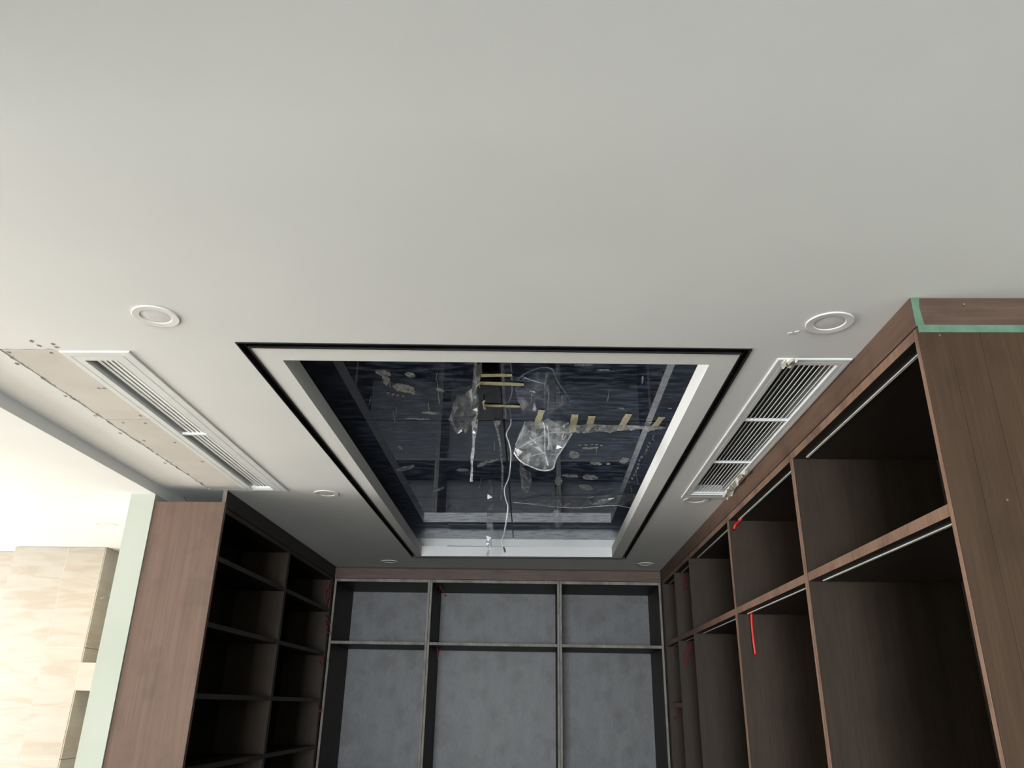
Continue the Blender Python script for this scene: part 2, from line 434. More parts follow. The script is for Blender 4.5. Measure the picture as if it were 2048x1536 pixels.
# partition beside the left cabinets, header, outer walls
b = MB(); b.box(XW - 0.135, XW, YH, 7.6, 0, HC)
b.box(XW - 0.135, XW, -7.6, 1.25, 0, HC)
struct(b.build('wall_left', 'wall'), 'pale greenish white end of the partition beside the left cabinets')
b = MB(); b.box(XW - 0.135, XW, -7.6, 7.6, HC, CZ + 0.05)
struct(b.build('trim_1', 'ceiling'), 'narrow header step along the left edge of the ceiling')
b = MB(); b.box(1.70, 1.80, -7.6, 7.6, 0, CZ)
struct(b.build('wall_right', 'wall'))
b = MB(); b.box(-2.23, 1.80, 7.50, 7.6, 0, CZ)
struct(b.build('wall_back', 'wall'))
# wall behind the camera with its window opening
b = MB()
b.box(-2.23, -1.95, -7.6, -7.5, 0, CZ); b.box(0.15, 1.80, -7.6, -7.5, 0, CZ); b.box(-1.95, 0.15, -7.6, -7.5, 0, 0.35); b.box(-1.95, 0.15, -7.6, -7.5, 2.35, CZ)
struct(b.build('wall_behind', 'wall'))
b = MB()
for x in (-1.95, -0.93, 0.10): b.box(x, x + 0.05, -7.58, -7.52, 0.35, 2.35)
b.box(-1.95, 0.15, -7.58, -7.52, 0.35, 0.40); b.box(-1.95, 0.15, -7.58, -7.52, 2.30, 2.35)
struct(b.build('window_1', 'window_frame'), 'window of the room behind the viewer')

# ------------------------------------------------------------------ tiled side room on the left
YT = 5.73
b = MB(); b.box(-7.6, XW - 0.135, -0.3, 7.2, HC + 0.003, HC + 0.055)
struct(b.build('ceiling_side', 'ceiling'), 'bright white ceiling of the tiled side room')
b = MB(); b.box(-7.6, -7.5, -0.3, 1.25, 0, HC); b.box(-7.6, -7.5, 4.25, 7.2, 0, HC); b.box(-7.6, -7.5, 1.25, 4.25, 0, 0.3); b.box(-7.6, -7.5, 1.25, 4.25, 2.3, HC)
struct(b.build('wall_side', 'wall'))
b = MB(); b.box(-7.6, XW - 0.135, -0.4, -0.3, 0, HC)
struct(b.build('wall_side_near', 'wall'))
b = MB()
for y in (1.25, 2.73, 4.21): b.box(-7.58, -7.52, y, y + 0.04, 0.3, 2.3)
b.box(-7.58, -7.52, 1.25, 4.25, 0.3, 0.34); b.box(-7.58, -7.52, 1.25, 4.25, 2.26, 2.3)
struct(b.build('window_2', 'window_frame'), 'window of the tiled side room')
# end wall, its core and its marble tiles
b = MB()
b.box(-3.905, -3.222, YT + 0.0006, 6.6, 0, HC)
b.box(-7.6, -3.905, YT + 0.2286, 6.6, 0, HC)
b.box(-3.222, XW - 0.135, YT + 0.0006, YT + 0.18, 1.552, 1.735)
b.box(-3.222, XW - 0.135, 6.6, 6.7, 0, HC)
wall_end = struct(b.build('wall_end', 'grout'), 'end wall of the side room clad in beige marble tiles')
rows = [(0.0, 0.398), (0.402, 1.113), (1.118, 1.832), (1.837, HC)]
def tile(x0, x1, y0, y1, z0, z1, label=None):
    b = MB()
    c = Vector(((x0 + x1) / 2, (y0 + y1) / 2, (z0 + z1) / 2))
    b.box(x0 - c.x, x1 - c.x, y0 - c.y, y1 - c.y, z0 - c.z, z1 - c.z)
    o = b.build('tile', 'marble', wall_end, loc=c)
    return o
for z0, z1 in rows:
    tile(-3.498, -3.226, YT, YT + 0.0005, z0, z1)
    tile(-3.905, -3.502, YT, YT + 0.0005, z0, z1)
    tile(-4.20, -3.91, YT + 0.228, YT + 0.2285, z0, z1)
    for k in range(4): tile(-4.90 - 0.7 * k, -4.204 - 0.7 * k, YT + 0.228, YT + 0.2285, z0, z1)
    tile(-3.222, -3.212, YT + 0.004, 6.2, z0, z1)          # the shaded return
tile(-3.222, -2.24, YT, YT + 0.0005, 1.555, 1.732)
b = MB(); b.tube([at_x(200, 1197, -3.20), at_x(209, 1194, -3.18), at_x(218, 1190, -3.20)], 0.004, n=6)
tag(b.build('pipe_bracket', 'cable_grey'), 'thin bent wire sticking out of the shaded marble return', 'wire')

# ------------------------------------------------------------------ cabinets
def cabinet(label, group, loc, rz, w, d, shelves, back='back_dark', t=0.02, ztop=2.503, tt=0.028, st=0.03, strips=(), filler=0.0, edge='wood_edge', added_drawers=0):
    """open cabinet unit; local x runs along the front, y goes into the wall"""
    root = empty('open_cabinet', loc, rz)
    tag(root, label, 'cabinet', group)
    for k, (x0, x1) in enumerate(((0, t), (w - t, w))):
        b = MB(); b.box(x0 + 0.0008, x1 - 0.0008, 0, d, 0, ztop, 0, front=1)
        mats = ['wood', edge]
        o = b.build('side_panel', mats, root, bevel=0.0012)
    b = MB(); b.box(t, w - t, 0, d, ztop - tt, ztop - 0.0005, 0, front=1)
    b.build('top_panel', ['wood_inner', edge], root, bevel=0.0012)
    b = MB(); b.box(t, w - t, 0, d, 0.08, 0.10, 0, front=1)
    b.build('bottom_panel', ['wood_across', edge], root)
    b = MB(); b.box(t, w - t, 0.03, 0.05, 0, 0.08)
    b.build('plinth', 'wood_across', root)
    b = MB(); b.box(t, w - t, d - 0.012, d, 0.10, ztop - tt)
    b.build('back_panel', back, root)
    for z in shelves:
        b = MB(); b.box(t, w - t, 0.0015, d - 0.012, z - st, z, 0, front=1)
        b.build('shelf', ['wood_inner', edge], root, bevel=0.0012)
    for (z, y) in strips:
        b = MB(); b.box(t + 0.03, w - t - 0.004, y, y + 0.009, z - 0.0035, z)
        b.build('light_strip', 'alu', root)
    for k in range(added_drawers):  # unseen drawers, invented to keep the mirror's reflection dark
        z0 = 0.105 + k * 0.29
        b = MB(); b.box(t + 0.003, w - t - 0.003, 0.004, 0.022, z0, z0 + 0.284)
        dr = b.build('added_drawer', 'wood_inner', root)
        b = MB(); b.box(w / 2 - 0.07, w / 2 + 0.07, -0.012, 0.004, z0 + 0.235, z0 + 0.247)
        b.build('added_handle', 'black', dr)
    if filler:
        b = MB(); b.box(-filler, 0, 0, 0.02, 0, ztop)
        b.build('filler_strip', 'wood', root)
    return root

RH = math.pi / 2
GRP = 'open cabinet units along the walls'
# right run, from the end panel to the back corner; local x runs towards the viewer
ry = [YP, 3.150, 4.312, 5.495, 6.115, 6.715]
rl = ['nearest tall open cabinet unit on the right with the green taped end panel',
      'second open cabinet unit from the near end on the right, with a long red wire',
      'third open cabinet unit from the near end on the right',
      'narrow open cabinet unit on the right, next but one to the back corner',
      'narrow open cabinet unit on the right, in the back corner, with a small extra shelf']
RS = 2.005
for i in range(5):
    w = ry[i + 1] - ry[i]
    sh = [RS] + ([1.545] if i == 4 else [])
    u = cabinet(rl[i], GRP, (XR, ry[i + 1], 0), -RH, w, 0.60, sh, t=0.021, tt=0.032, st=0.033,
                strips=[(2.503 - 0.032, 0.045), (RS - 0.033, 0.045)], filler=(YB - 0.003 - 6.715) if i == 4 else 0)
    if i == 0:
        end = u.children[1]
        # veneered outer face of the end panel, three boards wide
        x0 = 0.0
        for k, wd in enumerate((0.082, 0.088, 0.43)):
            b = MB(); b.box(w - 0.0008, w + 0.004, x0 + 0.0004, x0 + wd - 0.0004, 0.0, 2.503)
            b.build('veneer_board', 'wood_outer', end)
            x0 += wd
# left run
lyy = [4.150, 5.482, 6.745]
LS = [2.237, 1.890, 1.535, 1.190, 0.84, 0.49]
cabinet('black-brown open bookcase unit on the left, nearer to the viewer, by the brown end panel', GRP, (XL, lyy[0], 0), RH, lyy[1] - lyy[0], 0.345, LS, t=0.024, st=0.027, ztop=2.503, edge='edge_dark')
u = cabinet('black-brown open bookcase unit on the left, in the back corner', GRP, (XL, lyy[1], 0), RH, lyy[2] - lyy[1], 0.345, LS, t=0.024, st=0.027, ztop=2.503, edge='edge_dark')
b = MB(); b.box(lyy[2] - lyy[1], lyy[2] - lyy[1] + 0.042, 0, 0.02, 0, 2.503); b.build('filler_strip', 'wood', u)
# brown end panel of the left run
b = MB(); b.box(XW + 0.002, -1.703, 4.118, 4.146, 0.0, 2.507)
root = b.build('end_panel', 'wood_end', bevel=0.0015)
tag(root, 'reddish brown wooden end panel standing beside the white partition on the left', 'panel')
# back run
bx = [-1.741, -0.910, 0.199, 1.062]
bl = ['left open wardrobe unit on the back wall', 'middle open wardrobe unit on the back wall, the widest of three', 'right open wardrobe unit on the back wall']
for i in range(3):
    cabinet(bl[i], GRP, (bx[i], YB, 0), 0, bx[i + 1] - bx[i], 0.68, [1.985], back='back_grey', t=0.0205, tt=0.026, st=0.024, ztop=2.499, added_drawers=3, edge='edge_grey')
# cornices between cabinets and ceiling
root = empty('cornice', (XR, YP, 2.507))
tag(root, 'brown wooden cornice board above the right cabinets', 'cornice')
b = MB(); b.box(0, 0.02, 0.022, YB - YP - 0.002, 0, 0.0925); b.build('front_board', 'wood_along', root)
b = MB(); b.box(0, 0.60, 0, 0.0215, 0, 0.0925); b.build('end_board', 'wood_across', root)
root = empty('cornice', (XL, 4.225, 2.507))
tag(root, 'near black cornice board above the left bookcase, open at its end', 'cornice')
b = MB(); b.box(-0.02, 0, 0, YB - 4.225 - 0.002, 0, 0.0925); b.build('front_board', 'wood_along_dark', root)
b = MB(); b.box(-0.021, 0.001, -0.003, -0.0003, 0, 0.0925); b.build('end_cap', 'edge_grey', root)
b = MB(); b.box(XL + 0.002, XR - 0.002, YB, YB + 0.02, 2.502, 2.587)
tag(b.build('cornice', 'wood_across'), 'grey-brown cornice board above the back wardrobe, under a dark gap', 'cornice')

# ------------------------------------------------------------------ green masking tape on the right end
YE = YP - 0.0042
b = MB(); b.box(XR + 0.004, XR + 0.596, YE - 0.0012, YE, 2.488, 2.511)
tag(b.build('green_tape', 'green_tape'), 'long horizontal strip of green tape across the right end panel', 'tape')
b = MB(); b.prism([(0, 0), (0.024, 0), (0.021, 0.03), (0.019, 0.06), (0.024, 0.088), (0, 0.088)], 0, 0.0012)
o = b.build('green_tape', 'green_tape')
o.matrix_world = Matrix.Translation((XR + 0.002, YP - 0.0002, 2.511)) @ Matrix.Rotation(RH, 4, 'X')
tag(o, 'short upright piece of green tape at the corner of the right cornice', 'tape')
# little screw heads and dust specks on the end panel
for (px, py) in ((2014, 1000), (1879, 671), (1927, 609)):
    p = at_y(px, py, YE)
    b = MB(); b.obox(Vector((ry[1] - YE + 0.001, p.x - XR, p.z)), Vector((0.001, 0, 0)), Vector((0, 0.0025, 0)), Vector((0, 0, 0.003)))
    b.build('screw_cap', 'wood_edge', end)
    
# ------------------------------------------------------------------ black track around the tray
root = empty('track_frame', (0, 0, CZ))
tag(root, 'thin black metal track running round the ceiling tray', 'track')
prof = [(0.0, -0.003), (0.13, -0.003), (0.13, 0.020), (0.44, 0.020), (0.44, 0.010), (0.58, 0.010), (0.58, 0.020), (0.87, 0.020), (0.87, -0.003), (1.0, -0.003), (1.0, 0.026), (0.0, 0.026)]
for k in range(4):
    A, B = Vector(TO[k] + (0,)), Vector(TO[(k + 1) % 4] + (0,))
    a, c = Vector(TI[k] + (0,)), Vector(TI[(k + 1) % 4] + (0,))
    b = MB(); n = len(prof)
    vs = [A.lerp(a, s) + Vector((0, 0, z)) for s, z in prof] + [B.lerp(c, s) + Vector((0, 0, z)) for s, z in prof]
    b.add(vs, [(i, (i + 1) % n, (i + 1) % n + n, i + n) for i in range(n)] + [tuple(range(n)), tuple(range(2 * n - 1, n - 1, -1))])
    rail = b.build('rail', 'black', root)
    # screw heads in the channel
    for j in range(1, 9):
        p = A.lerp(B, (j - 0.5) / 8).lerp(a.lerp(c, (j - 0.5) / 8), 0.28)
        b = MB(); b.lathe([(0.0, 0.0175), (0.0028, 0.0175), (0.0032, 0.0202)], n=8, c=p)
        b.build('screw', 'alu', rail)

# ------------------------------------------------------------------ air grilles
def grille(name, label, g, opening, bars, nsl, tilt, deep, mats, sw, gap=0.0):
    root = empty(name, (g[0], g[2], CZ)); tag(root, label, 'vent')
    W, Lh = g[1] - g[0], g[3] - g[2]
    x0, x1, y0, y1 = opening
    # flange: stepped frame with an outer lip
    fr = MB()
    def band(o, zo, i, zi):
        A = rect(*o); B = rect(*i)
        fr.add([(p[0], p[1], zo) for p in A] + [(p[0], p[1], zi) for p in B], [(k, (k + 1) % 4, (k + 1) % 4 + 4, k + 4) for k in range(4)])
    def ins(r, q): return (r[0] + q, r[1] - q, r[2] + q, r[3] - q)
    o0 = (0, W, 0, Lh)
    op = (x0, x1, y0, y1)
    seq = [(o0, 0.002), (o0, -0.004), (ins(o0, 0.003), -0.006)]
    mid = tuple(a * 0.55 + c * 0.45 for a, c in zip(o0, op))
    seq += [(mid, -0.006), (ins(mid, 0.0012), -0.0035), (ins(mid, 0.003), -0.0035), (ins(mid, 0.004), -0.006), (op, -0.006), (op, deep)]
    for (a, za), (c, zc) in zip(seq[:-1], seq[1:]):
        band(a, za, c, zc)
    fr.build('frame', 'grille', root)
    d = MB(); d.box(x0 - 0.004, x1 + 0.004, y0 - 0.004, y1 + 0.004, deep, deep + 0.004)
    d.build('duct_plate', mats, root)
    step = (x1 - x0 - gap) / nsl
    for i in range(nsl):
        xc = x0 + gap + step * (i + 0.5)
        s = MB()
        ax = Vector((math.cos(tilt), 0, math.sin(tilt))) * sw / 2
        az = Vector((-math.sin(tilt), 0, math.cos(tilt))) * 0.0012
        s.obox(Vector((xc, (y0 + y1) / 2, 0.008)), ax, Vector((0, (y1 - y0) / 2 - 0.001, 0)), az)
        s.build('slat', 'grille', root)
    for yb in bars:
        s = MB(); s.box(x0, x1, yb - 0.006, yb + 0.006, -0.0015, 0.010); s.build('crossbar', 'grille', root)
    return root
grille('air_grille', 'long white slot grille on the left with pale inner louvres beside unpainted board', GL,
       (0.055, 0.172, 0.07, 1.812), [0.885, 1.800], 5, math.radians(-12), 0.040, 'duct_pale', 0.0180, gap=0.022)
grille('air_grille', 'long white louvred air grille beside the right cornice', GR,
       (0.036, 0.214, 0.046, 1.800), [0.620, 1.215, 1.790], 10, math.radians(40), 0.05, 'duct', 0.016)

# crumpled paper tape left on the right grille
def crumple_poly(outline, n_in, amp, seed, to3d, mat, name, layers=1, normal=Vector((0, -1, 0)), off=0.0, edge_amp=0.3):
    """thin crumpled sheet: outline in 2D, random inner points, each lifted along the normal"""
    r = random.Random(seed)
    xs = [p[0] for p in outline]; ys = [p[1] for p in outline]
    def inside(x, y):
        c = False; j = len(outline) - 1
        for i in range(len(outline)):
            xi, yi = outline[i]; xj, yj = outline[j]
            if (yi > y) != (yj > y) and x < (xj - xi) * (y - yi) / (yj - yi) + xi: c = not c
            j = i
        return c
    mb = MB()
    for layer in range(layers):
        pts = []
        m = len(outline)
        for i in range(m):
            p, q = outline[i], outline[(i + 1) % m]
            pts.append(Vector(p)); pts.append((Vector(p) + Vector(q)) / 2)
        nb = len(pts)
        k = 0
        while len(pts) < nb + n_in and k < n_in * 60:
            k += 1
            x, y = r.uniform(min(xs), max(xs)), r.uniform(min(ys), max(ys))
            if inside(x, y): pts.append(Vector((x, y)))
        edges = [(i, (i + 1) % nb) for i in range(nb)]
        res = delaunay_2d_cdt(pts, edges, [list(range(nb))], 1, 1e-4)
        vs2, fs = res[0], res[2]
        vs = []
        for i, p in enumerate(vs2):
            a = amp * (edge_amp if i < nb else 1.0)
            sgn = 1 if layer == 0 else -1
            lift = off + sgn * (r.random() * a + (0 if i < nb else amp * 0.35 * layers / 2))
            vs.append(to3d(p[0], p[1]) + normal * lift)
        mb.add(vs, [tuple(f) for f in fs])
    return mb.build(name, mat)
dn = Vector((0, 0, -1))
o = crumple_poly([(1560, 722), (1572, 718), (1590, 716), (1597, 717), (1585, 736), (1574, 733), (1563, 734)], 22, 0.012, 5, lambda x, y: at_z(x, y, CZ - 0.0065), 'paper', 'tape_scrap', normal=dn)
tag(o, 'torn scrap of pale masking paper at the near corner of the right grille', 'tape')
o = crumple_poly([(1445, 990), (1452, 978), (1466, 964), (1474, 952), (1490, 938), (1496, 941), (1480, 962), (1468, 980), (1455, 1000), (1446, 998)], 30, 0.016, 6, lambda x, y: at_z(x, y, CZ - 0.0065), 'paper', 'tape_scrap', normal=dn)
tag(o, 'crumpled strip of pale masking paper along the far edge of the right grille', 'tape')

# ------------------------------------------------------------------ downlights
def downlight(label, loc, R, group='round recessed downlights'):
    root = empty('downlight', loc); tag(root, label, 'downlight', group)
    b = MB(); b.lathe([(R, 0.001), (R, -0.003), (R * 0.975, -0.0042), (R * 0.68, -0.0030), (R * 0.655, -0.0014), (R * 0.65, 0.0012), (R, 0.001)], n=64)
    b.build('trim_ring', 'trim_white', root)
    b = MB(); b.lathe([(R * 0.66, -0.0002), (R * 0.5, -0.0010), (R * 0.25, -0.0014), (0.0005, -0.0015)], n=40)
    b.build('diffuser', 'diffuser', root, smooth=True)
for px, py, lab in ((312, 632, 'round white downlight in the ceiling above the near end of the left grille'),
                    (1659, 645, 'round white downlight between the right grille and the taped right cornice corner'),
                    (653, 987, 'round white downlight just past the far end of the left grille'),
                    (1392, 1000, 'round white downlight just past the far end of the right grille'),
                    (779, 1123, 'round white downlight at the back left, near the back cornice'),
                    (1291, 1128, 'round white downlight at the back right, near the back cornice')):
    p = at_z(px, py, CZ)
    downlight(lab, (p.x, p.y, CZ), 0.070)
p = at_z(210, 1048, HC + 0.003)
downlight('round white downlight in the bright side room ceiling on the far left', (p.x, p.y, HC + 0.003), 0.070)
area_light('side_return_fill', (p.x, p.y, HC - 0.006), (0, 0, -1), 0.09, 0.09, 14, (1.0, 0.80, 0.58))  # warm fill added under the unlit downlight to brighten the marble return

# ------------------------------------------------------------------ mirror panels in the tray
mroot = empty('mirror_ceiling', (0, 0, ZM))
tag(mroot, 'black mirror panels under dusty film inside the ceiling tray', 'mirror')
def vj(y): return -0.146 - (y - 2.24) * 0.0102
yr = [(2.25, 3.522), (3.530, 5.032), (5.039, 6.40)]
for (y0, y1) in yr:
    for side in (0, 1):
        s0, s1 = (y0 - 3.5) * 0, 0
        if side == 0: poly = [(-1.095, y0), (vj(y0) - 0.005, y0), (vj(y1) - 0.005, y1), (-1.095, y1)]
        else: poly = [(vj(y0) + 0.005, y0), (0.785, y0), (0.785, y1), (vj(y1) + 0.005, y1)]
        b = MB(); b.prism(poly, 0, 0.006)
        pan = b.build('mirror_panel', 'mirror', mroot)
        fp = list(poly)
        if side == 0 and y0 < 3: fp[1] = (-0.225, y0); fp[2] = (-0.283, y1)     # film pulled back here, bare glass beside the joint
        b = MB(); b.prism([(x, y) for x, y in fp], -0.0013, -0.0012)
        f = b.build('protective_film', 'film', pan)
b = MB(); b.prism([(-1.12, 2.22), (0.81, 2.22), (0.81, 6.44), (-1.12, 6.44)], 0.0065, 0.02)
b.build('backing_plate', 'black', mroot)

# footprints and scuffs in the dust
def ell(cx, cy, rx, ry, rot, n=18, wob=0.12, seed=0):
    r = random.Random(seed + int(cx * 7 + cy))
    out = []
    for k in range(n):
        a = 2 * math.pi * k / n
        q = 1 + r.uniform(-wob, wob)
        x, y = rx * q * math.cos(a), ry * q * math.sin(a)
        out.append((cx + x * math.cos(rot) - y * math.sin(rot), cy + x * math.sin(rot) + y * math.cos(rot)))
    return out
def dust(poly):
    mb = MB()
    pts = [at_z(x, y, ZM - 0.0024) for x, y in poly]
    mb.prism([(p.x, p.y) for p in pts], -0.0022, -0.0018)
    mb.build('dust_mark', 'dust', mroot)
for e in ((766, 746, 16, 6, 0.2), (772, 760, 11, 7, 1.2), (808, 777, 23, 8, 0.15), (822, 783, 9, 5, 0.4),
          (776, 786, 3.5, 2, 0), (786, 789, 3.5, 2, 0), (796, 791, 3, 1.8, 0), (806, 792.5, 3, 1.6, 0), (820, 750, 10, 5, 0.2),
          (1148, 910, 11, 7.5, 0.2), (1180, 896, 17, 2.6, -0.05), (1160, 891, 3, 1.4, 0), (1172, 890, 3.4, 1.4, 0), (1183, 889, 3, 1.4, 0), (1193, 889.5, 3, 1.3, 0), (1203, 891, 3, 1.5, 0),
          (1248, 921, 10, 5.5, -0.2), (1192, 927, 13, 3, 0.1), (1216, 928, 4, 2, 0), (1180, 955, 16, 5, 0.05), (1140, 952, 18, 2.5, 0.05), (1172, 975, 14, 5, 0.2),
          (880, 780, 9, 3, 0.3), (805, 938, 16, 4, -0.2), (820, 935, 10, 3, -0.4), (965, 928, 12, 4, -0.5), (985, 922, 13, 2.2, -0.3), (925, 940, 12, 3, 0),
          (878, 979, 12, 2.2, -0.35), (800, 895, 6, 2.5, 0.6), (1117, 962, 8, 9, 0), (1050, 975, 8, 2, 0.1), (835, 838, 24, 1.6, 0.05), (860, 826, 18, 2.5, 0.05),
          (1242, 817, 6, 1.2, 0.1), (1340, 817, 4, 1.2, 0.1), (1206, 740, 14, 1.5, 0), (1285, 760, 2, 8, 0.1), (1170, 730, 20, 1.4, 0)):
    dust(ell(*e))
rd = random.Random(11)
for k in range(26):                                  # fine drips and scratches
    cx, cy = rd.uniform(740, 1290), rd.uniform(745, 1010)
    dust(ell(cx, cy, rd.uniform(0.5, 0.9), rd.uniform(4, 16), rd.uniform(-0.25, 0.25), n=8))
for k in range(14):                                  # row of scribbled marks at the right edge
    t = k / 13
    cx, cy = 1310 - 52 * t + rd.uniform(-3, 3), 872 + 92 * t
    dust(ell(cx, cy, rd.uniform(1, 2.2), rd.uniform(2, 4), rd.uniform(-1, 1), n=7))

# masking tape strips stuck across the joints
def tape(label, p, q, wpx, name='masking_tape', curl=None):
    a, c = at_z(p[0], p[1], ZM - 0.0045), at_z(q[0], q[1], ZM - 0.0045)
    d = (c - a); n = 7
    side = Vector((-d.y, d.x, 0)).normalized() * wpx / 2
    mb = MB(); r = random.Random(int(p[0] * 3))
    vs = []
    for i in range(n):
        t = i / (n - 1)
        z = Vector((0, 0, -0.0015 * r.random()))
        w = 1 + r.uniform(-0.12, 0.12) - (0.25 if i == n - 1 else 0)
        vs += [a + d * t + side * w + z, a + d * t - side * w + z]
    m = len(vs)
    vs += [v + Vector((0, 0, 0.0008)) for v in vs]
    fs = [(2 * i, 2 * i + 1, 2 * i + 3, 2 * i + 2) for i in range(n - 1)] + [(m + 2 * i, m + 2 * i + 2, m + 2 * i + 3, m + 2 * i + 1) for i in range(n - 1)]
    fs += [(2 * i, 2 * i + 2, m + 2 * i + 2, m + 2 * i) for i in range(n - 1)] + [(2 * i + 1, m + 2 * i + 1, m + 2 * i + 3, 2 * i + 3) for i in range(n - 1)]
    fs += [(0, m, m + 1, 1), (2 * n - 2, 2 * n - 1, m + 2 * n - 1, m + 2 * n - 2)]
    mb.add(vs, fs)
    o = mb.build(name, 'cream_tape')
    if curl:
        b2 = MB(); b2.tube([at_z(x, y, ZM - 0.006 - 0.004 * i) for i, (x, y) in enumerate(curl)], 0.0045, n=6, mi=0)
        b2.build('curled_end', 'cream_tape', o)
    tag(o, label, 'tape', 'masking tape strips on the mirror')
tape('cream tape strip across the mirror joint, nearest to the tray edge', (962, 751), (1024, 750), 0.032)
tape('longest cream tape strip across the mirror joint, second from the tray edge', (960, 766), (1048, 769), 0.034, curl=[(961, 766), (957, 769), (953, 773)])
tape('cream tape strip with a curled end across the mirror joint, third from the tray edge', (970, 811), (1040, 813), 0.028, curl=[(970, 811), (968, 815), (970, 818), (967, 806), (969, 802)])
tape('slanting cream tape strip behind the hanging clear plastic', (1084, 820), (1073, 850), 0.030)
tape('slanting cream tape strip just right of the hanging clear plastic', (1150, 829), (1144, 865), 0.032)
tape('slanting cream tape strip second to the right of the hanging plastic', (1184, 832), (1176, 862), 0.032)
tape('slanting cream tape strip third to the right of the hanging plastic', (1258, 828), (1238, 861), 0.032)
tape('slanting cream tape strip nearest the bright right tray wall', (1324, 834), (1304, 860), 0.032)

# hanging clear plastic, bunched film, cables
YJ = 3.53
o = crumple_poly([(1049, 843), (1068, 838), (1090, 836), (1112, 838), (1138, 845), (1144, 867), (1128, 893), (1112, 918), (1107, 936), (1094, 941), (1080, 940), (1066, 935), (1042, 923), (1028, 905), (1031, 889), (1040, 866)],
                 46, 0.045, 21, lambda x, y: at_y(x, y, YJ - 0.012), 'plastic', 'plastic_sheet', layers=2)
tag(o, 'large crumpled sheet of clear plastic hanging from the mirror joint', 'plastic sheet')
for cr_, rr in (([(1028, 905), (1042, 923), (1066, 935), (1080, 940), (1094, 941), (1107, 936), (1112, 918), (1128, 893), (1144, 867)], 0.0035), ([(1028, 903), (1050, 889), (1075, 876), (1100, 866), (1137, 846)], 0.002), ([(1101, 866), (1144, 864)], 0.002), ([(1088, 846), (1090, 870), (1090, 905), (1097, 932)], 0.003), ([(1090, 905), (1060, 913), (1042, 921)], 0.0018), ([(1095, 850), (1098, 880), (1096, 900)], 0.004), ([(1055, 862), (1068, 866), (1060, 876), (1072, 885), (1058, 890)], 0.0022), ([(1128, 862), (1124, 880), (1132, 872)], 0.003), ([(1031, 889), (1045, 862), (1050, 843)], 0.002)):
    b = MB(); b.tube([at_y(x, y, YJ - 0.05) for x, y in cr_], rr, n=5, smooth=3); b.build('crease_highlight', 'plastic_white', o)  # pale tubes paint window highlights along the folds and rim
o = crumple_poly([(948, 726), (963, 726), (965, 740), (958, 765), (951, 778), (957, 790), (958, 815), (953, 835), (944, 846), (915, 860), (905, 854), (897, 838), (902, 826), (908, 800), (914, 790), (930, 785), (944, 777), (946, 755)],
                 60, 0.035, 22, lambda x, y: at_z(x, y, ZM - 0.006), 'plastic', 'plastic_sheet', normal=dn, layers=2)
tag(o, 'bunched clear film peeled back left of the bare mirror strip', 'plastic sheet')
o = crumple_poly([(943, 845), (956, 838), (955, 858), (950, 880), (949, 905), (946, 925), (946, 963), (940, 964), (942, 930), (941, 915), (945, 890), (945, 865)],
                 14, 0.010, 23, lambda x, y: at_y(x, y, YJ - 0.03), 'plastic_white', 'plastic_strip')
tag(o, 'long whitish twisted plastic strip dangling left of the mirror joint', 'plastic strip')
o = crumple_poly([(987, 841), (1002, 841), (1001, 847), (996, 853), (1001, 880), (1005, 905), (1007, 940), (1006, 975), (1003, 1000), (1000, 999), (1003, 960), (1003, 930), (999, 890), (993, 862)],
                 16, 0.006, 24, lambda x, y: at_z(x, y, ZM - 0.006), 'plastic_white', 'plastic_strip', normal=dn)
tag(o, 'narrow ruffled film strip along the left side of the long mirror joint', 'plastic strip')
o = crumple_poly([(1146, 850), (1175, 848), (1215, 849), (1262, 850), (1300, 852), (1331, 853), (1331, 857), (1290, 858), (1240, 860), (1205, 862), (1180, 864), (1148, 862)],
                 44, 0.014, 25, lambda x, y: at_z(x, y, ZM - 0.005), 'plastic_white', 'plastic_strip', normal=dn)
tag(o, 'ruffled film edge held by the slanting tape strips', 'plastic strip')
o = crumple_poly([(1026, 1004), (1050, 998), (1090, 992), (1150, 993), (1230, 990), (1272, 987), (1262, 1012), (1215, 1008), (1172, 1016), (1130, 1015), (1080, 1010)],
                 60, 0.012, 26, lambda x, y: at_z(x, y, ZM - 0.006), 'plastic', 'plastic_sheet', normal=dn, layers=1)
tag(o, 'wide loose clear film sagging across the far mirror joint', 'plastic sheet')
b = MB(); b.tube([at_z(x, y, ZM - 0.03 - 0.01 * i % 0.02) for i, (x, y) in enumerate([(1026, 1005), (1060, 1008), (1100, 1013), (1150, 1016), (1180, 1014), (1230, 1011), (1262, 1016)])], 0.0020, n=6)
b.build('rolled_edge', 'plastic_white', o)
o = crumple_poly([(1040, 921), (1046, 935), (1060, 945), (1064, 960), (1058, 976), (1056, 984), (1050, 984), (1044, 978), (1042, 960), (1039, 940)],
                 22, 0.02, 27, lambda x, y: at_z(x, y, ZM - 0.006), 'plastic', 'plastic_sheet', normal=dn, layers=2)
tag(o, 'twisted clear film piece below the large hanging plastic', 'plastic sheet')
o = crumple_poly([(1104, 1022), (1112, 1016), (1119, 1022), (1126, 1048), (1112, 1057), (1106, 1045)], 16, 0.02, 28, lambda x, y: at_y(x, y, at_z(1112, 1016, ZM - 0.002).y), 'plastic', 'plastic_sheet', layers=2)
tag(o, 'small clear plastic flap dangling under the far mirror joint', 'plastic sheet')
o = crumple_poly([(974, 1035), (986, 1038), (987, 1055), (983, 1075), (984, 1090), (980, 1100), (978, 1112), (972, 1112), (976, 1098), (972, 1082), (973, 1060)], 40, 0.022, 29, lambda x, y: at_y(x, y, at_z(980, 1035, ZM - 0.002).y), 'plastic', 'plastic_strip', layers=2)
tag(o, 'crumpled clear plastic twist hanging in front of the white far tray wall', 'plastic strip')
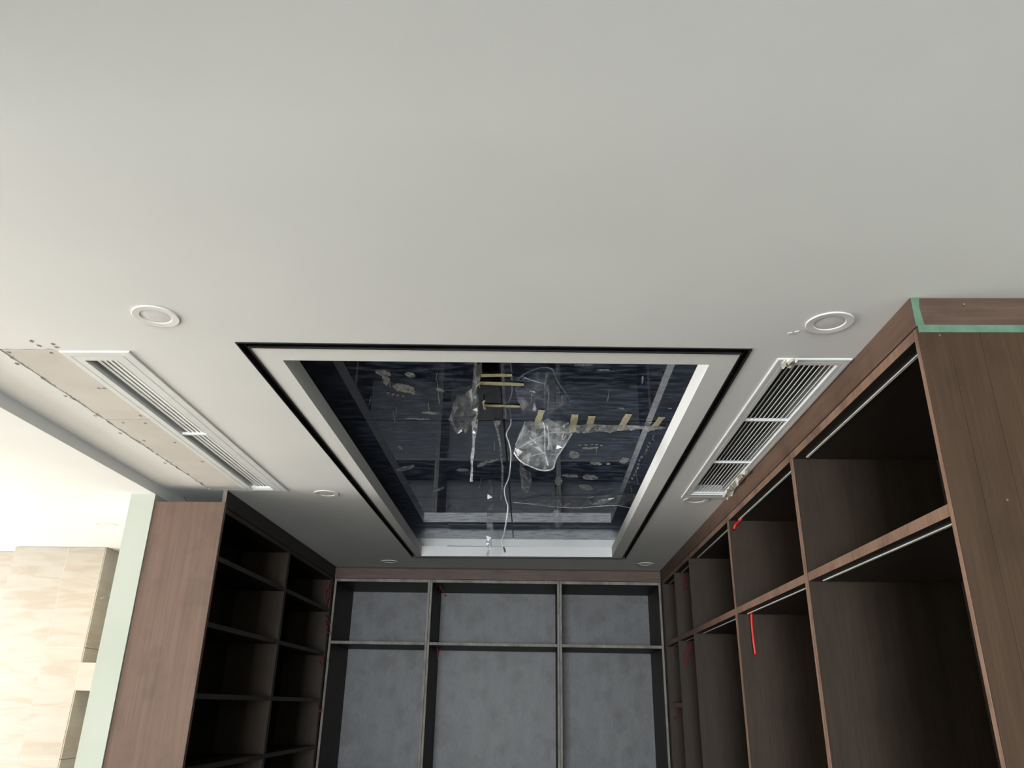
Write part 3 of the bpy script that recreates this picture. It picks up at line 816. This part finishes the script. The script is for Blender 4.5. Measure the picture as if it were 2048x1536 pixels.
o = crumple_poly([(1001, 727), (1008, 727), (1009, 760), (1012, 800), (1013, 837), (1006, 837), (1004, 780)], 20, 0.006, 31, lambda x, y: at_z(x, y, ZM - 0.006), 'plastic', 'plastic_strip', normal=dn)
tag(o, 'ruffled clear film edge right of the bare mirror strip, under the cream tapes', 'plastic strip')
o = crumple_poly([(1185, 1007), (1200, 999), (1230, 995), (1222, 1001), (1204, 1009), (1187, 1009)], 14, 0.010, 32, lambda x, y: at_z(x, y, ZM - 0.028), 'plastic_white', 'plastic_sheet', normal=dn)
tag(o, 'small bright folded film tongue on the sagging film by the far joint', 'plastic sheet')
# cables
root = empty('dangling_cable', at_z(1022, 838, ZM)); 
tag(root, 'grey-blue cable dangling from the mirror joint with a dark tip', 'cable')
base = root.location.copy()
path = [(1022, 838), (1021, 850), (1013, 868), (1018, 885), (1022, 905), (1021, 930), (1018, 955), (1009, 978), (1012, 1000), (1016, 1012), (1014, 1035), (1010, 1058), (1007, 1072), (1003, 1082), (1007, 1094)]
pts = [at_y(x, y, YJ + 0.0) if i == 0 else at_y(x, y, YJ - 0.01 - 0.02 * math.sin(i * 1.1)) for i, (x, y) in enumerate(path)]
pts[0] = at_z(1022, 838, ZM - 0.003)
b = MB(); b.tube([p - base for p in pts], [0.0026] * 9 + [0.0038] * 3 + [0.0020] * 4, n=7); b.build('sheath', 'cable_grey', root, smooth=True)
b = MB(); b.tube([p - base + Vector((-0.0045, 0.002, 0)) for p in pts[1:8]], 0.0022, n=6); b.build('core_wire', 'cable_dark', root, smooth=True)
b = MB(); b.tube([pts[-1] - base, at_y(1009, 1099, YJ) - base, at_y(1010, 1105, YJ) - base], [0.0035, 0.0045, 0.001], n=7); b.build('tip', 'cable_dark', root, smooth=True)
# blue offcut on the far ledge, seen only mirrored
b = MB(); b.box(-0.72, 0.02, 6.262, 6.36, ZL + 0.0002, ZL + 0.012)
tag(b.build('film_offcut', 'blue_film'), 'dark blue film offcut lying on the far ledge of the tray, seen mirrored', 'film')

# ------------------------------------------------------------------ red wires
def wire(label, pts, r=0.0035, mat='red'):
    b = MB(); b.tube(pts, r, n=7)
    tag(b.build('red_wire', mat, smooth=True), label, 'wire', 'red wires hanging in the cabinets')
def wy(y, *pp): return [at_y(px, py, y + 0.004 * (i % 2)) for i, (px, py) in enumerate(pp)]
wire('short red wire stub under the top of the second right cabinet', wy(4.24, (1484, 1036), (1478, 1043), (1471, 1050), (1468, 1058)), 0.0075)
wire('long straight red wire hanging under the shelf of the second right cabinet', wy(4.24, (1503, 1226), (1504, 1250), (1507, 1280), (1511, 1310)), 0.0065)
wire('red wire loop at the top of the fourth right cabinet', wy(6.05, (1370, 1150), (1367, 1165), (1366, 1176), (1371, 1176), (1374, 1166), (1371, 1152)), mat='red_shaded')
wire('red wire loop at the top of the corner cabinet on the right', wy(6.64, (1344, 1170), (1347, 1176), (1349, 1184), (1346, 1178), (1343, 1170)), mat='red_shaded')
wire('long red wire loop below the shelf of the fourth right cabinet', wy(6.05, (1382, 1286), (1380, 1305), (1373, 1328), (1369, 1320), (1373, 1302), (1377, 1286)), 0.004, mat='red_shaded')
wire('red wire below the shelf of the corner cabinet on the right', wy(6.64, (1352, 1292), (1351, 1302), (1350, 1312)), mat='red_shaded')
wire('shaded red wire under the small extra shelf in the right corner', wy(6.64, (1357, 1416), (1356, 1428), (1351, 1440), (1348, 1434)), mat='red_shaded')
wire('red wire loop at the top of the middle back wardrobe', wy(6.90, (880, 1172), (882, 1178), (888, 1185), (893, 1192), (888, 1191)), 0.004, mat='red_shaded')
wire('red wire below the shelf of the middle back wardrobe', wy(6.90, (874, 1294), (875, 1305), (875, 1318), (878, 1304), (882, 1298)), 0.004, mat='red_shaded')
wire('topmost red wire loop in the left corner bookcase', wy(6.66, (662, 1160), (655, 1175), (650, 1190), (654, 1198), (660, 1188), (659, 1172), (653, 1205), (650, 1215)), mat='red_shaded')
wire('second red wire loop from the top in the left corner bookcase', wy(6.66, (650, 1228), (655, 1240), (660, 1252), (658, 1266), (653, 1260), (651, 1240)), mat='red_shaded')
wire('third red wire loop from the top in the left corner bookcase', wy(6.66, (640, 1312), (645, 1316), (646, 1324), (641, 1328), (637, 1322)), mat='red_shaded')
wire('lowest red wire loop in the left corner bookcase', wy(6.66, (634, 1406), (636, 1415), (640, 1424), (641, 1418)), mat='red_shaded')
wire('thin forked red wire rising behind the top of the brown end panel', wy(4.32, (374, 1008), (373, 1002), (370, 996), (368, 994)), 0.0022, mat='red_shaded')
